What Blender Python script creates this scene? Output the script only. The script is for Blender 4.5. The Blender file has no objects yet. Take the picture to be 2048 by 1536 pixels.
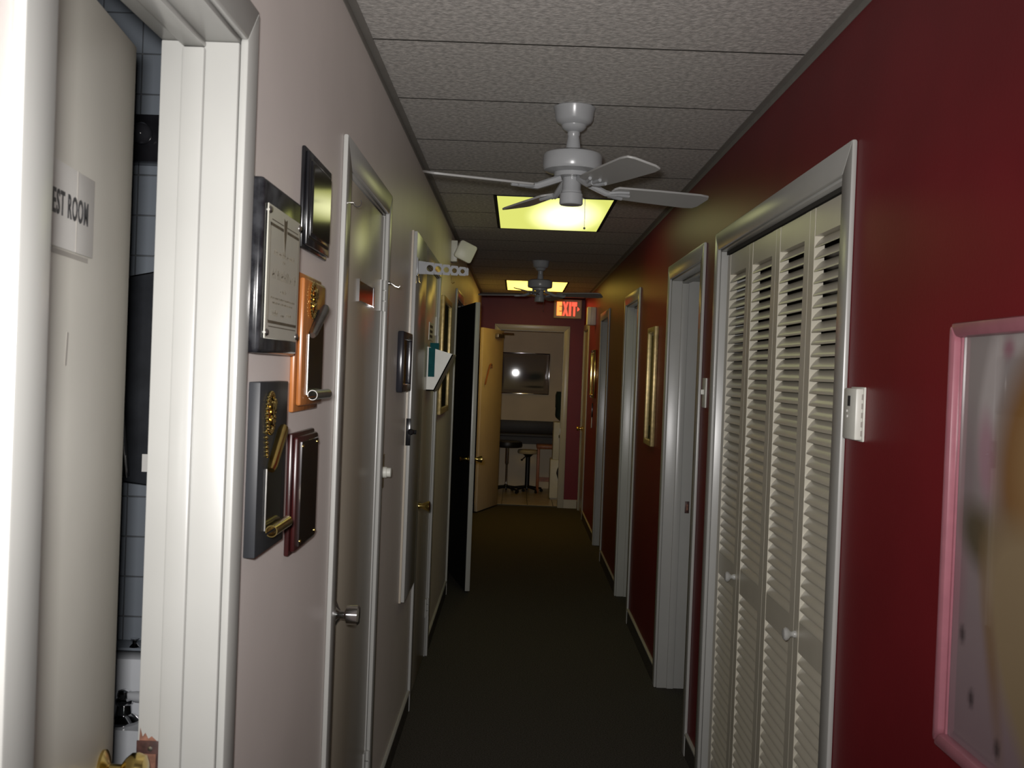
import bpy, bmesh, math, random
from mathutils import Vector, Matrix
random.seed(7)
S = bpy.context.scene
COL = S.collection
PI = math.pi

# ---------------------------------------------------------------- camera, world, flash, exposure
W = 1.21          # corridor width
H = 2.456         # ceiling height
CX, CZ = 0.446, 1.5703
F_PX, YAW, PITCH, ROLL = 2103.7, -0.0045, -0.0116, 0.0383
Fv = Vector((math.sin(YAW)*math.cos(PITCH), math.cos(YAW)*math.cos(PITCH), math.sin(PITCH)))
R0 = Fv.cross(Vector((0, 0, 1))).normalized(); U0 = R0.cross(Fv)
Rv = math.cos(ROLL)*R0 + math.sin(ROLL)*U0
Uv = -math.sin(ROLL)*R0 + math.cos(ROLL)*U0
cam_d = bpy.data.cameras.new('camera'); cam = bpy.data.objects.new('camera', cam_d); COL.objects.link(cam)
cam_d.sensor_width = 36.0; cam_d.lens = F_PX/2048*36.0; cam_d.clip_start = 0.02
cam.matrix_world = Matrix(((Rv.x, Uv.x, -Fv.x, CX), (Rv.y, Uv.y, -Fv.y, 0), (Rv.z, Uv.z, -Fv.z, CZ), (0, 0, 0, 1)))
cam_d.dof.use_dof = True; cam_d.dof.focus_distance = 5.0; cam_d.dof.aperture_fstop = 14.0
S.camera = cam
w = bpy.data.worlds.new('world'); S.world = w; w.use_nodes = True
w.node_tree.nodes['Background'].inputs[0].default_value = (1, 0.9, 0.75, 1)
w.node_tree.nodes['Background'].inputs[1].default_value = 0.0015
# the camera's own flash, just above and left of the lens
fl_d = bpy.data.lights.new('camera_flash', 'AREA'); fl = bpy.data.objects.new('camera_flash', fl_d); COL.objects.link(fl)
fl_d.shape = 'RECTANGLE'; fl_d.size = 0.07; fl_d.size_y = 0.05; fl_d.energy = 14.6; fl_d.color = (1.0, 0.97, 0.95)
fl_d.spread = math.radians(80)
fl.matrix_world = Matrix.Translation(-0.04*Rv + 0.06*Uv + 0.01*Fv) @ cam.matrix_world
vs = S.view_settings
vs.view_transform = 'Standard'; vs.look = 'None'; vs.exposure = 0.0; vs.gamma = 1.0; vs.use_curve_mapping = False

# ---------------------------------------------------------------- helpers
class MB:
    def __init__(s): s.v = []; s.f = []
    def add(s, vs_, fs):
        b = len(s.v); s.v += [tuple(p) for p in vs_]; s.f += [tuple(i+b for i in f) for f in fs]; return s
    def box(s, x0, x1, y0, y1, z0, z1):
        x0, x1 = min(x0, x1), max(x0, x1); y0, y1 = min(y0, y1), max(y0, y1); z0, z1 = min(z0, z1), max(z0, z1)
        return s.add([(x, y, z) for z in (z0, z1) for y in (y0, y1) for x in (x0, x1)],
                     [(0, 2, 3, 1), (4, 5, 7, 6), (0, 1, 5, 4), (2, 6, 7, 3), (0, 4, 6, 2), (1, 3, 7, 5)])
    def prism(s, poly, a0, a1, axis):
        n = len(poly)
        def P(p, a):
            return {'x': (a, p[0], p[1]), 'y': (p[0], a, p[1]), 'z': (p[0], p[1], a)}[axis]
        vs_ = [P(p, a0) for p in poly] + [P(p, a1) for p in poly]
        fs = [tuple(range(n))[::-1], tuple(range(n, 2*n))] + [(i, (i+1) % n, n+(i+1) % n, n+i) for i in range(n)]
        return s.add(vs_, fs)
    def lathe(s, prof, o=(0, 0, 0), d=(0, 0, 1), n=24, sc=1.0):
        d = Vector(d).normalized(); a = d.orthogonal().normalized(); b = d.cross(a); o = Vector(o)
        vs_ = []; fs = []; m = len(prof)
        for r, h in prof:
            for i in range(n):
                t = 2*PI*i/n; vs_.append(o + d*h*sc + (a*math.cos(t)+b*math.sin(t))*max(r, 1e-4)*sc)
        for j in range(m-1):
            for i in range(n):
                fs.append((j*n+i, j*n+(i+1) % n, (j+1)*n+(i+1) % n, (j+1)*n+i))
        fs.append(tuple(range(n))[::-1]); fs.append(tuple((m-1)*n+i for i in range(n)))
        return s.add(vs_, fs)
    def tube(s, pts, r, n=8):
        pts = [Vector(p) for p in pts]; rs = r if isinstance(r, (list, tuple)) else [r]*len(pts)
        vs_ = []; fs = []; up = None
        for k, p in enumerate(pts):
            t = (pts[min(k+1, len(pts)-1)]-pts[max(k-1, 0)]).normalized()
            if up is None: up = t.orthogonal().normalized()
            up = (up - t*up.dot(t)).normalized(); b = t.cross(up)
            for i in range(n):
                q = 2*PI*i/n; vs_.append(p+(up*math.cos(q)+b*math.sin(q))*rs[k])
        for k in range(len(pts)-1):
            for i in range(n):
                fs.append((k*n+i, k*n+(i+1) % n, (k+1)*n+(i+1) % n, (k+1)*n+i))
        fs.append(tuple(range(n))[::-1]); fs.append(tuple((len(pts)-1)*n+i for i in range(n)))
        return s.add(vs_, fs)
    def sphere(s, c, r, n=16, m=10, sx=1, sy=1, sz=1):
        c = Vector(c); vs_ = [c+Vector((0, 0, r*sz))]; fs = []
        for j in range(1, m):
            t = PI*j/m
            for i in range(n):
                q = 2*PI*i/n; vs_.append(c+Vector((r*sx*math.sin(t)*math.cos(q), r*sy*math.sin(t)*math.sin(q), r*sz*math.cos(t))))
        vs_.append(c-Vector((0, 0, r*sz))); L = len(vs_)-1
        for i in range(n):
            fs.append((0, 1+i, 1+(i+1) % n)); fs.append((L, L-n+(i+1) % n, L-n+i))
        for j in range(m-2):
            for i in range(n):
                fs.append((1+j*n+i, 1+(j+1)*n+i, 1+(j+1)*n+(i+1) % n, 1+j*n+(i+1) % n))
        return s.add(vs_, fs)
    def sheet(s, pts_a, pts_b, t):
        """thin curved strip between two rails, thickness by offset vector list"""
        n = len(pts_a); vs_ = []
        for a, b, o in zip(pts_a, pts_b, t):
            a, b, o = Vector(a), Vector(b), Vector(o); vs_ += [a, b, b+o, a+o]
        fs = [(0, 1, 2, 3), tuple((n-1)*4+i for i in (3, 2, 1, 0))]
        for k in range(n-1):
            for i in range(4):
                fs.append((k*4+i, (k+1)*4+i, (k+1)*4+(i+1) % 4, k*4+(i+1) % 4))
        return s.add(vs_, fs)
    def xf(s, M):
        s.v = [tuple(M @ Vector(p)) for p in s.v]; return s

def wloc(o):
    p = Vector((0, 0, 0))
    while o is not None: p += o.location; o = o.parent
    return p
def mesh(name, mb, mat, off=Vector((0, 0, 0)), bev=0.0, smooth=False, seg=2):
    me = bpy.data.meshes.new(name); me.from_pydata([tuple(Vector(p)-off) for p in mb.v], [], mb.f)
    bm = bmesh.new(); bm.from_mesh(me)
    bmesh.ops.recalc_face_normals(bm, faces=bm.faces)
    if bev > 0:
        es = [e for e in bm.edges if len(e.link_faces) == 2 and e.calc_face_angle(0) > 0.5]
        bmesh.ops.bevel(bm, geom=es, offset=bev, segments=seg, profile=0.5, affect='EDGES', clamp_overlap=True)
    bm.to_mesh(me); bm.free()
    if smooth or bev > 0:
        for p in me.polygons: p.use_smooth = True
        me.set_sharp_from_angle(angle=math.radians(38))
    me.materials.append(mat)
    return me
def part(name, mb, mat, parent=None, bev=0.0, smooth=False, local=False, label=None, seg=2):
    """a mesh object; coordinates are world ones unless local"""
    off = Vector((0, 0, 0)) if (local or parent is None) else wloc(parent)
    o = bpy.data.objects.new(name, mesh(name, mb, mat, off, bev, smooth, seg)); COL.objects.link(o)
    if parent is not None: o.parent = parent
    if label: o['label'] = label
    return o
def thing(name, label, cat, loc=(0, 0, 0), rotz=0.0, group=None, structure=False):
    o = bpy.data.objects.new(name, None); COL.objects.link(o); o.empty_display_size = 0.05
    o.location = loc; o.rotation_euler = (0, 0, rotz); tag(o, label, cat, group, structure)
    return o
def tag(o, label, cat, group=None, structure=False):
    o['label'] = label; o['category'] = cat
    if group: o['group'] = group
    if structure: o['kind'] = 'structure'
    return o
def struct(name, mb, mat, label, cat, bev=0.0):
    return tag(part(name, mb, mat, bev=bev), label, cat, structure=True)
def dup(me, name, loc, parent):
    o = bpy.data.objects.new(name, me); COL.objects.link(o); o.location = loc; o.parent = parent; return o
def copy_tree(o, parent=None):
    c = o.copy(); COL.objects.link(c); c.parent = parent
    for ch in list(o.children): copy_tree(ch, c)
    return c

# ---------------------------------------------------------------- materials (all procedural)
def mat(name, col, rough=0.5, metal=0.0, spec=0.5, var=0.0, vscale=20.0, bump=0.0, bscale=200.0, coat=0.0,
        emit=None, estr=0.0, stretch=None, col2=None, trans=0.0):
    m = bpy.data.materials.new(name); m.use_nodes = True; nt = m.node_tree; b = nt.nodes['Principled BSDF']
    b.inputs['Base Color'].default_value = (*col, 1); b.inputs['Roughness'].default_value = rough
    b.inputs['Metallic'].default_value = metal; b.inputs['Specular IOR Level'].default_value = spec
    b.inputs['Coat Weight'].default_value = coat; b.inputs['Coat Roughness'].default_value = 0.08
    b.inputs['Transmission Weight'].default_value = trans
    if emit: b.inputs['Emission Color'].default_value = (*emit, 1); b.inputs['Emission Strength'].default_value = estr
    if var > 0 or bump > 0 or col2:
        tc = nt.nodes.new('ShaderNodeTexCoord'); mp = nt.nodes.new('ShaderNodeMapping')
        nt.links.new(tc.outputs['Object'], mp.inputs[0])
        if stretch: mp.inputs['Scale'].default_value = stretch
    if var > 0 or col2:
        n = nt.nodes.new('ShaderNodeTexNoise'); n.inputs['Scale'].default_value = vscale; n.inputs['Detail'].default_value = 4
        nt.links.new(mp.outputs[0], n.inputs['Vector'])
        r = nt.nodes.new('ShaderNodeValToRGB')
        c2 = col2 if col2 else tuple(min(1, c*(1+var)) for c in col)
        c1 = col if col2 else tuple(c*(1-var) for c in col)
        r.color_ramp.elements[0].position = 0.35; r.color_ramp.elements[1].position = 0.65
        r.color_ramp.elements[0].color = (*c1, 1); r.color_ramp.elements[1].color = (*c2, 1)
        nt.links.new(n.outputs['Fac'], r.inputs[0]); nt.links.new(r.outputs[0], b.inputs['Base Color'])
    if bump > 0:
        n2 = nt.nodes.new('ShaderNodeTexNoise'); n2.inputs['Scale'].default_value = bscale; n2.inputs['Detail'].default_value = 3
        nt.links.new(mp.outputs[0], n2.inputs['Vector'])
        bp = nt.nodes.new('ShaderNodeBump'); bp.inputs['Strength'].default_value = bump; bp.inputs['Distance'].default_value = 0.004
        nt.links.new(n2.outputs['Fac'], bp.inputs['Height']); nt.links.new(bp.outputs[0], b.inputs['Normal'])
    return m
def mat_attr(name, rough=0.15, spec=0.5, coat=0.0):
    m = bpy.data.materials.new(name); m.use_nodes = True; nt = m.node_tree; b = nt.nodes['Principled BSDF']
    a = nt.nodes.new('ShaderNodeAttribute'); a.attribute_name = 'print'
    nt.links.new(a.outputs['Color'], b.inputs['Base Color'])
    b.inputs['Roughness'].default_value = rough; b.inputs['Specular IOR Level'].default_value = spec
    b.inputs['Coat Weight'].default_value = coat; b.inputs['Coat Roughness'].default_value = 0.02
    return m
def mat_lamp(name, base, hot, strength, hstr, cx, cy, rad):
    """lit diffuser: brighter where the bulb sits behind it"""
    m = bpy.data.materials.new(name); m.use_nodes = True; nt = m.node_tree
    out = nt.nodes['Material Output']; nt.nodes.remove(nt.nodes['Principled BSDF'])
    tc = nt.nodes.new('ShaderNodeTexCoord'); sx = nt.nodes.new('ShaderNodeVectorMath'); sx.operation = 'SUBTRACT'
    sx.inputs[1].default_value = (cx, cy, 0); nt.links.new(tc.outputs['Object'], sx.inputs[0])
    sc = nt.nodes.new('ShaderNodeVectorMath'); sc.operation = 'MULTIPLY'; sc.inputs[1].default_value = (1/rad[0], 1/rad[1], 0)
    nt.links.new(sx.outputs[0], sc.inputs[0])
    ln = nt.nodes.new('ShaderNodeVectorMath'); ln.operation = 'LENGTH'; nt.links.new(sc.outputs[0], ln.inputs[0])
    mr = nt.nodes.new('ShaderNodeMapRange'); mr.interpolation_type = 'SMOOTHSTEP'
    mr.inputs[1].default_value = 1.0; mr.inputs[2].default_value = 0.0; mr.inputs[3].default_value = 0; mr.inputs[4].default_value = 1
    nt.links.new(ln.outputs['Value'], mr.inputs[0])
    mx = nt.nodes.new('ShaderNodeMix'); mx.data_type = 'RGBA'
    mx.inputs[6].default_value = (*[c*strength for c in base], 1); mx.inputs[7].default_value = (*[c*hstr for c in hot], 1)
    nt.links.new(mr.outputs[0], mx.inputs[0])
    em = nt.nodes.new('ShaderNodeEmission'); nt.links.new(mx.outputs[2], em.inputs[0]); nt.links.new(em.outputs[0], out.inputs[0])
    return m

M = {}
M['lav'] = mat('lavender_wall_paint', (0.78, 0.715, 0.68), 0.42, spec=0.45, var=0.03, vscale=3, bump=0.06, bscale=140)
M['red'] = mat('maroon_wall_paint', (0.150, 0.008, 0.013), 0.40, spec=0.22, var=0.06, vscale=4, bump=0.06, bscale=140)
M['trim'] = mat('cream_gloss_trim', (0.42, 0.42, 0.40), 0.28, spec=0.5, var=0.02, vscale=6, bump=0.012, bscale=60)
M['door'] = mat('glossy_door_paint', (0.46, 0.41, 0.33), 0.27, spec=0.5, var=0.04, vscale=5, bump=0.03, bscale=40, stretch=(1, 1, .15))
M['restdoor'] = mat('cream_door_paint', (0.58, 0.565, 0.50), 0.4, var=0.04, vscale=4)
M['enddoor'] = mat('tan_door_paint', (0.66, 0.56, 0.40), 0.5, var=0.04, vscale=4)
M['dark_door'] = mat('dark_stained_door', (0.012, 0.010, 0.009), 0.6, var=0.3, vscale=12, stretch=(1, 1, .1))
M['carpet'] = mat('charcoal_carpet', (0.045, 0.041, 0.037), 0.95, spec=0.1, col2=(0.095, 0.086, 0.076), vscale=160, bump=0.6, bscale=320)
M['tile'] = mat('acoustic_tile', (0.44, 0.43, 0.41), 0.9, spec=0.1, col2=(0.70, 0.68, 0.645), vscale=60, bump=0.5, bscale=110)
M['grid'] = mat('ceiling_grid', (0.06, 0.058, 0.052), 0.8, spec=.05)
M['angle'] = mat('wall_angle', (0.24, 0.23, 0.21), 0.5, var=0.05)
M['white'] = mat('white_enamel', (0.34, 0.35, 0.36), 0.25, var=0.02)
M['blade'] = mat('fan_blade_white', (0.37, 0.37, 0.36), 0.4, var=0.03, vscale=8)
M['plastic'] = mat('ivory_plastic', (0.66, 0.66, 0.60), 0.4, var=0.03)
M['louver'] = mat('louver_paint', (0.56, 0.53, 0.44), 0.3, var=0.03, vscale=8)
M['brass'] = mat('brass', (0.62, 0.46, 0.16), 0.22, 1.0, var=0.1, vscale=30)
M['gold'] = mat('polished_gold', (0.85, 0.66, 0.25), 0.12, 1.0, var=0.05, vscale=60)
M['chrome'] = mat('chrome', (0.75, 0.75, 0.76), 0.1, 1.0, var=0.03)
M['steel'] = mat('dull_steel', (0.35, 0.34, 0.32), 0.35, 1.0, var=0.1, vscale=40)
M['black'] = mat('black_lacquer', (0.010, 0.010, 0.012), 0.18, var=0.2, vscale=20)
M['marble'] = mat('black_marble', (0.010, 0.010, 0.012), 0.16, col2=(0.035, 0.036, 0.04), vscale=45)
M['plate_blk'] = mat('black_brass_plate', (0.012, 0.011, 0.008), 0.10, spec=0.8, var=0.2, vscale=10)
M['slate'] = mat('blue_grey_slab', (0.018, 0.020, 0.024), 0.5, var=0.15, vscale=60, stretch=(1, 1, .1))
M['oak'] = mat('orange_wood', (0.36, 0.13, 0.035), 0.3, var=0.25, vscale=30, stretch=(1, 3, .2))
M['mahog'] = mat('mahogany', (0.032, 0.005, 0.005), 0.3, var=0.3, vscale=40, stretch=(1, 2, .2))
M['paper'] = mat('certificate_paper', (0.52, 0.51, 0.44), 0.35, coat=0.3, var=0.03, vscale=15)
M['ink'] = mat('brown_ink', (0.10, 0.08, 0.05), 0.6, var=0.2)
M['inkblack'] = mat('black_ink', (0.015, 0.015, 0.018), 0.6, var=0.1)
M['sign'] = mat('white_sign', (0.62, 0.61, 0.58), 0.35, var=0.02)
M['pink'] = mat('pink_frame', (0.33, 0.125, 0.155), 0.22, var=0.05, vscale=30)
M['goldwood'] = mat('gilt_wood', (0.42, 0.32, 0.14), 0.35, metal=0.4, var=0.2, vscale=50)
M['blackf'] = mat('dark_gloss_frame', (0.02, 0.02, 0.026), 0.2, var=0.1)
M['mat_blue'] = mat('blue_grey_tile', (0.155, 0.175, 0.20), 0.3, var=0.05, vscale=3)
M['grout'] = mat('grout', (0.075, 0.08, 0.085), 0.9, var=0.1)
M['porcelain'] = mat('porcelain', (0.55, 0.57, 0.60), 0.15, var=0.02)
M['room'] = mat('plain_room_paint', (0.30, 0.27, 0.22), 0.7, var=0.04, vscale=3)
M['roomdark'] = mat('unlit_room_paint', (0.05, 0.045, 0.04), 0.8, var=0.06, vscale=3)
M['kwall'] = mat('kitchen_wall_paint', (0.80, 0.68, 0.50), 0.6, var=0.04, vscale=3)
M['ktile'] = mat('kitchen_floor_tile', (0.42, 0.34, 0.22), 0.3, var=0.1, vscale=6)
M['counter'] = mat('dark_counter', (0.02, 0.015, 0.012), 0.5, var=0.2, vscale=20)
M['wood'] = mat('brown_stool_wood', (0.30, 0.10, 0.035), 0.4, var=0.2, vscale=25, stretch=(1, 1, .2))
M['cream'] = mat('cream_vinyl', (0.5, 0.42, 0.27), 0.5, var=0.05)
M['vinyl'] = mat('black_vinyl', (0.012, 0.012, 0.013), 0.4, var=0.2)
M['bottle'] = mat('dark_bottle', (0.03, 0.05, 0.055), 0.1, var=0.1)
M['teal'] = mat('teal_leaflet', (0.01, 0.075, 0.08), 0.8, spec=.1, var=0.15, vscale=20)
M['dome'] = mat('fill_lamp_glow', (0.8, 0.6, 0.3), 0.4, emit=(1.0, 0.62, 0.25), estr=1.4, var=0.02)  # glow of the added, unseen kitchen fill lamp
M['exitface'] = mat('exit_face', (0.50, 0.40, 0.24), 0.4, var=0.04)
M['exitred'] = mat('exit_letter', (0.8, 0.1, 0.05), 0.4, emit=(1.0, 0.055, 0.028), estr=2.4, var=0.02)
M['exithot'] = mat('exit_letter_bright', (0.8, 0.3, 0.05), 0.4, emit=(1.0, 0.17, 0.03), estr=2.6, var=0.02)
M['bulb'] = mat('smoked_bulb', (0.03, 0.03, 0.035), 0.05, var=0.1)
M['dispenser'] = mat('black_dispenser_plastic', (0.018, 0.02, 0.024), 0.35, var=.2)
M['brownplate'] = mat('worn_bronze', (0.06, 0.026, 0.022), 0.5, metal=0.2, var=0.35, vscale=90)
M['rawwood'] = mat('chipped_wood', (0.22, 0.10, 0.065), 0.8, var=0.3, vscale=80)
M['tape'] = mat('grey_tape', (0.30, 0.28, 0.25), 0.5, var=0.05)
M['light1'] = mat_lamp('lamp_diffuser_green', (0.80, 0.83, 0.19), (1.0, 1.0, 0.55), 0.95, 2.6, 0.08, 0.05, (0.25, 0.8))
M['light2'] = mat_lamp('lamp_diffuser_yellow', (1.0, 0.645, 0.10), (1.0, 0.70, 0.12), 3.0, 3.4, 0.0, 0.0, (0.4, 0.7))
M['print'] = mat_attr('pastel_print', 0.6, spec=0.0, coat=0.8)
M['print2'] = mat_attr('glazed_print', 0.6, spec=0.0, coat=1.0)

# ---------------------------------------------------------------- the corridor shell
L_OPEN = [(.976, 1.62), (2.65, 3.41), (4.86, 5.72), (7.38, 8.14)]
R_OPEN = [(2.508, 4.03), (4.43, 5.31), (6.73, 7.48), (8.92, 9.68), (11.42, 12.12)]
ZO = 2.06; TH = 0.12; TR = 0.145; Y0, Y1 = -2.0, 12.30
def wall_with_openings(x0, x1, opens):
    mb = MB(); y = Y0; j = 0.016
    for a, b in opens:
        mb.box(x0, x1, y, a-j, 0, H+.05); mb.box(x0, x1, a-j, b+j, ZO+j, H+.05); y = b+j
    mb.box(x0, x1, y, Y1, 0, H+.05)
    return mb
struct('wall_left', wall_with_openings(-TH, 0, L_OPEN), M['lav'], 'lavender painted corridor wall with plaques and doors', 'wall')
struct('wall_right', wall_with_openings(W, W+TR, R_OPEN), M['red'], 'maroon painted corridor wall with louvered closet', 'wall')
EX0, EX1, EZ = 0.235, 0.975, 2.055       # end doorway
mb = MB().box(-.7, EX0-.016, Y1, Y1+TH, 0, H+.05).box(EX1+.016, 1.7, Y1, Y1+TH, 0, H+.05).box(EX0-.016, EX1+.016, Y1, Y1+TH, EZ+.016, H+.05)
struct('wall_end', mb, M['red'], 'maroon end wall around the kitchen doorway', 'wall')
struct('wall_back', MB().box(-TH, W+TH, Y0-.1, Y0, 0, H+.05), M['lav'], 'plain corridor wall behind the viewer', 'wall')
struct('floor', MB().box(-TH, W+TR, Y0, Y1+.04, -.05, 0), M['carpet'], 'dark charcoal carpet along the corridor', 'floor')

# ceiling: backing plus every tile
ceil = struct('ceiling', MB().box(-TH, W+TH, Y0, Y1, H+.0010, H+.05), M['grid'], 'drop ceiling of speckled acoustic tiles', 'ceiling')
G = 0.007; P = 0.61; YL = 2.853
tfull = mesh('ceiling_tile', MB().box(0.02, W-.02, 0, P-G, 0, .0012), M['tile'])
thalf_l = mesh('ceiling_tile', MB().box(0.02, 0.298-G, 0, P-G, 0, .0012), M['tile'])
thalf_r = mesh('ceiling_tile', MB().box(0.912+G, W-.02, 0, P-G, 0, .0012), M['tile'])
for k in range(-8, 16):
    y = YL + P*k + G/2
    if y + P > Y1+.02 or y < Y0: continue
    if k in (4, 5, 12, 13):
        dup(thalf_l, 'ceiling_tile', (0, y, H), ceil); dup(thalf_r, 'ceiling_tile', (0, y, H), ceil)
    else:
        dup(tfull, 'ceiling_tile', (0, y, H), ceil)
bar = mesh('grid_bar', MB().box(.02, W-.02, -G/2-.0005, G/2+.0005, -.0008, .001), M['grid'])
bar_l = mesh('grid_bar', MB().box(.02, .298, -G/2-.0005, G/2+.0005, -.0008, .001), M['grid'])
bar_r = mesh('grid_bar', MB().box(.912, W-.02, -G/2-.0005, G/2+.0005, -.0008, .001), M['grid'])
for k in range(-7, 16):
    y = YL + P*k
    if k in (5, 13):
        dup(bar_l, 'grid_bar', (0, y, H), ceil); dup(bar_r, 'grid_bar', (0, y, H), ceil)
    else: dup(bar, 'grid_bar', (0, y, H), ceil)
yl = YL+P*15
part('ceiling_tile', MB().box(.02, W-.02, yl+G/2, Y1-.004, H, H+.0012), M['tile'], ceil)
for i, (a, b) in enumerate(((0, .022), (W-.022, W))):
    struct('trim_%d' % (40+i), MB().box(a, b, Y0, Y1, H-.003, H+.012).box(a if i == 0 else b-.002, a+.002 if i == 0 else b, Y0, Y1, H-.022, H), M['angle'],
           'metal wall angle carrying the ceiling tiles along the %s wall' % ('lavender', 'maroon')[i], 'trim')

# baseboards
def baseboard(name, x, n, opens, y1, label):
    runs = []; y = Y0; c = .078
    for a, b in opens+[(y1+c, None)]:
        if a-c > y+.01: runs.append((y, a-c))
        y = b+c if b else y
    mb = MB()
    for a, b in runs: mb.box(x, x+n*.009, a, b, 0, .088)
    o = struct(name, mb, M['carpet'], label, 'baseboard')
    for a, b in runs: part('cap_strip', MB().prism([(x, .088), (x+n*.012, .088), (x+n*.012, .096), (x+n*.007, .100), (x, .100)], a, b, 'y'), M['trim'], o, label='thin cream cap strip')
baseboard('baseboard_left', 0, 1, L_OPEN, Y1, 'carpet covered baseboard with a cream cap along the lavender wall')
baseboard('baseboard_right', W, -1, R_OPEN, Y1, 'carpet covered baseboard with a cream cap along the maroon wall')
struct('baseboard_end', MB().box(EX1+.07, W-.013, Y1-.012, Y1, 0, .1), M['trim'], 'short cream baseboard beside the kitchen doorway', 'baseboard')

# ---------------------------------------------------------------- casings and jambs
TN = [0]
def casing(x, n, a, b, label, zt=ZO, cw=.07, ct=.013, stop=True, stopx=None, jd=TH):
    """door trim on a side wall: x wall plane, n direction into the corridor"""
    TN[0] += 1
    t = thing('trim_%d' % TN[0], label, 'door frame', (x, (a+b)/2, 0), structure=True)
    r = .006
    def pr(poly): return MB().prism(poly, x, x+n*ct, 'x')
    part('casing_side', pr([(a-r-cw, 0), (a-r, 0), (a-r, zt+r), (a-r-cw, zt+r+cw)]), M['trim'], t, bev=.004)
    part('casing_side', pr([(b+r, 0), (b+r+cw, 0), (b+r+cw, zt+r+cw), (b+r, zt+r)]), M['trim'], t, bev=.004)
    part('casing_head', pr([(a-r, zt+r), (b+r, zt+r), (b+r+cw, zt+r+cw), (a-r-cw, zt+r+cw)]), M['trim'], t, bev=.004)
    x0, x1 = x, x-n*jd
    part('jamb', MB().box(x0, x1, a-.016, a, 0, zt), M['trim'], t, bev=.002)
    part('jamb', MB().box(x0, x1, b, b+.016, 0, zt), M['trim'], t, bev=.002)
    part('jamb_head', MB().box(x0, x1, a-.016, b+.016, zt, zt+.016), M['trim'], t, bev=.002)
    if stop:
        s0 = x-n*(stopx if stopx else .05); s1 = s0-n*.035
        part('door_stop', MB().box(s0, s1, b-.011, b, 0, zt-.011), M['trim'], t, bev=.004)
        part('door_stop', MB().box(s0, s1, a, a+.011, 0, zt-.011), M['trim'], t, bev=.004)
        part('door_stop', MB().box(s0, s1, a, b, zt-.011, zt), M['trim'], t, bev=.004)
    return t
tr_rest = casing(0, 1, *L_OPEN[0], 'cream frame of the rest room doorway, nearest on the left', cw=.064)
casing(0, 1, *L_OPEN[1], 'cream frame around the closed door beside the plaques', stopx=.045)
casing(0, 1, *L_OPEN[2], 'cream frame around the closed door with the leaflet holder', stopx=.045)
casing(0, 1, *L_OPEN[3], 'cream frame of the dark doorway with the door ajar', stopx=.045)
casing(W, -1, *R_OPEN[0], 'cream frame around the louvered closet doors', stop=False, jd=TR)
tr_a = casing(W, -1, *R_OPEN[1], 'cream frame of the open doorway next to the louvered closet', jd=TR)
casing(W, -1, *R_OPEN[2], 'cream frame of the open doorway beyond the narrow gilt frame', jd=TR)
casing(W, -1, *R_OPEN[3], 'cream frame of the third open doorway, before the cream wall box', jd=TR)
casing(W, -1, *R_OPEN[4], 'cream frame of the last door before the end wall', stopx=.045, jd=TR)
# end doorway trim
TN[0] += 1
te = thing('trim_%d' % TN[0], 'cream frame of the kitchen doorway under the exit sign', 'door frame', ((EX0+EX1)/2, Y1, 0), structure=True)
c = .07; r = .004; yA, yB = Y1-.013, Y1
def pre(poly): return MB().prism(poly, yA, yB, 'y')
part('casing_side', pre([(EX0-c, 0), (EX0-r, 0), (EX0-r, EZ+r), (EX0-c, EZ+c)]), M['trim'], te, bev=.003)
part('casing_side', pre([(EX1+r, 0), (EX1+c, 0), (EX1+c, EZ+c), (EX1+r, EZ+r)]), M['trim'], te, bev=.003)
part('casing_head', pre([(EX0-r, EZ+r), (EX1+r, EZ+r), (EX1+c, EZ+c), (EX0-c, EZ+c)]), M['trim'], te, bev=.003)
part('jamb', MB().box(EX0-.016, EX0, Y1, Y1+TH, 0, EZ), M['trim'], te)
part('jamb', MB().box(EX1, EX1+.016, Y1, Y1+TH, 0, EZ), M['trim'], te)
part('jamb_head', MB().box(EX0-.016, EX1+.016, Y1, Y1+TH, EZ, EZ+.016), M['trim'], te)
part('strike_plate', MB().box(EX1-.002, EX1, Y1+.03, Y1+.055, .87, .93), M['steel'], te, label='small metal strike plate')
# strike plates on the two jambs that show them
sp = part('strike_plate', MB().box(-.121, -.082, 1.6185, 1.6205, .905, .978), M['brownplate'], tr_rest, bev=.001, label='worn brown strike plate')
part('latch_hole', MB().box(-.108, -.09, 1.6175, 1.619, .925, .958), M['rawwood'], sp)
part('screw', MB().lathe([(.004, 0), (.004, .0015), (.001, .002)], (-.099, 1.6185, .966), (0, -1, 0), 10), M['steel'], sp)
part('wood_chip', MB().prism([(-.117, .978), (-.09, .978), (-.098, .985), (-.103, .981), (-.108, .990), (-.112, .984), (-.116, .998)], 1.6195, 1.6205, 'y'), M['rawwood'], tr_rest, label='splintered bare wood above the strike')
sp = part('strike_plate', MB().box(1.318, 1.340, 5.3085, 5.3105, .89, .95), M['brownplate'], tr_a, bev=.001, label='dark strike plate')
part('latch_hole', MB().box(1.325, 1.334, 5.3075, 5.309, .905, .935), M['rawwood'], sp)

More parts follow.
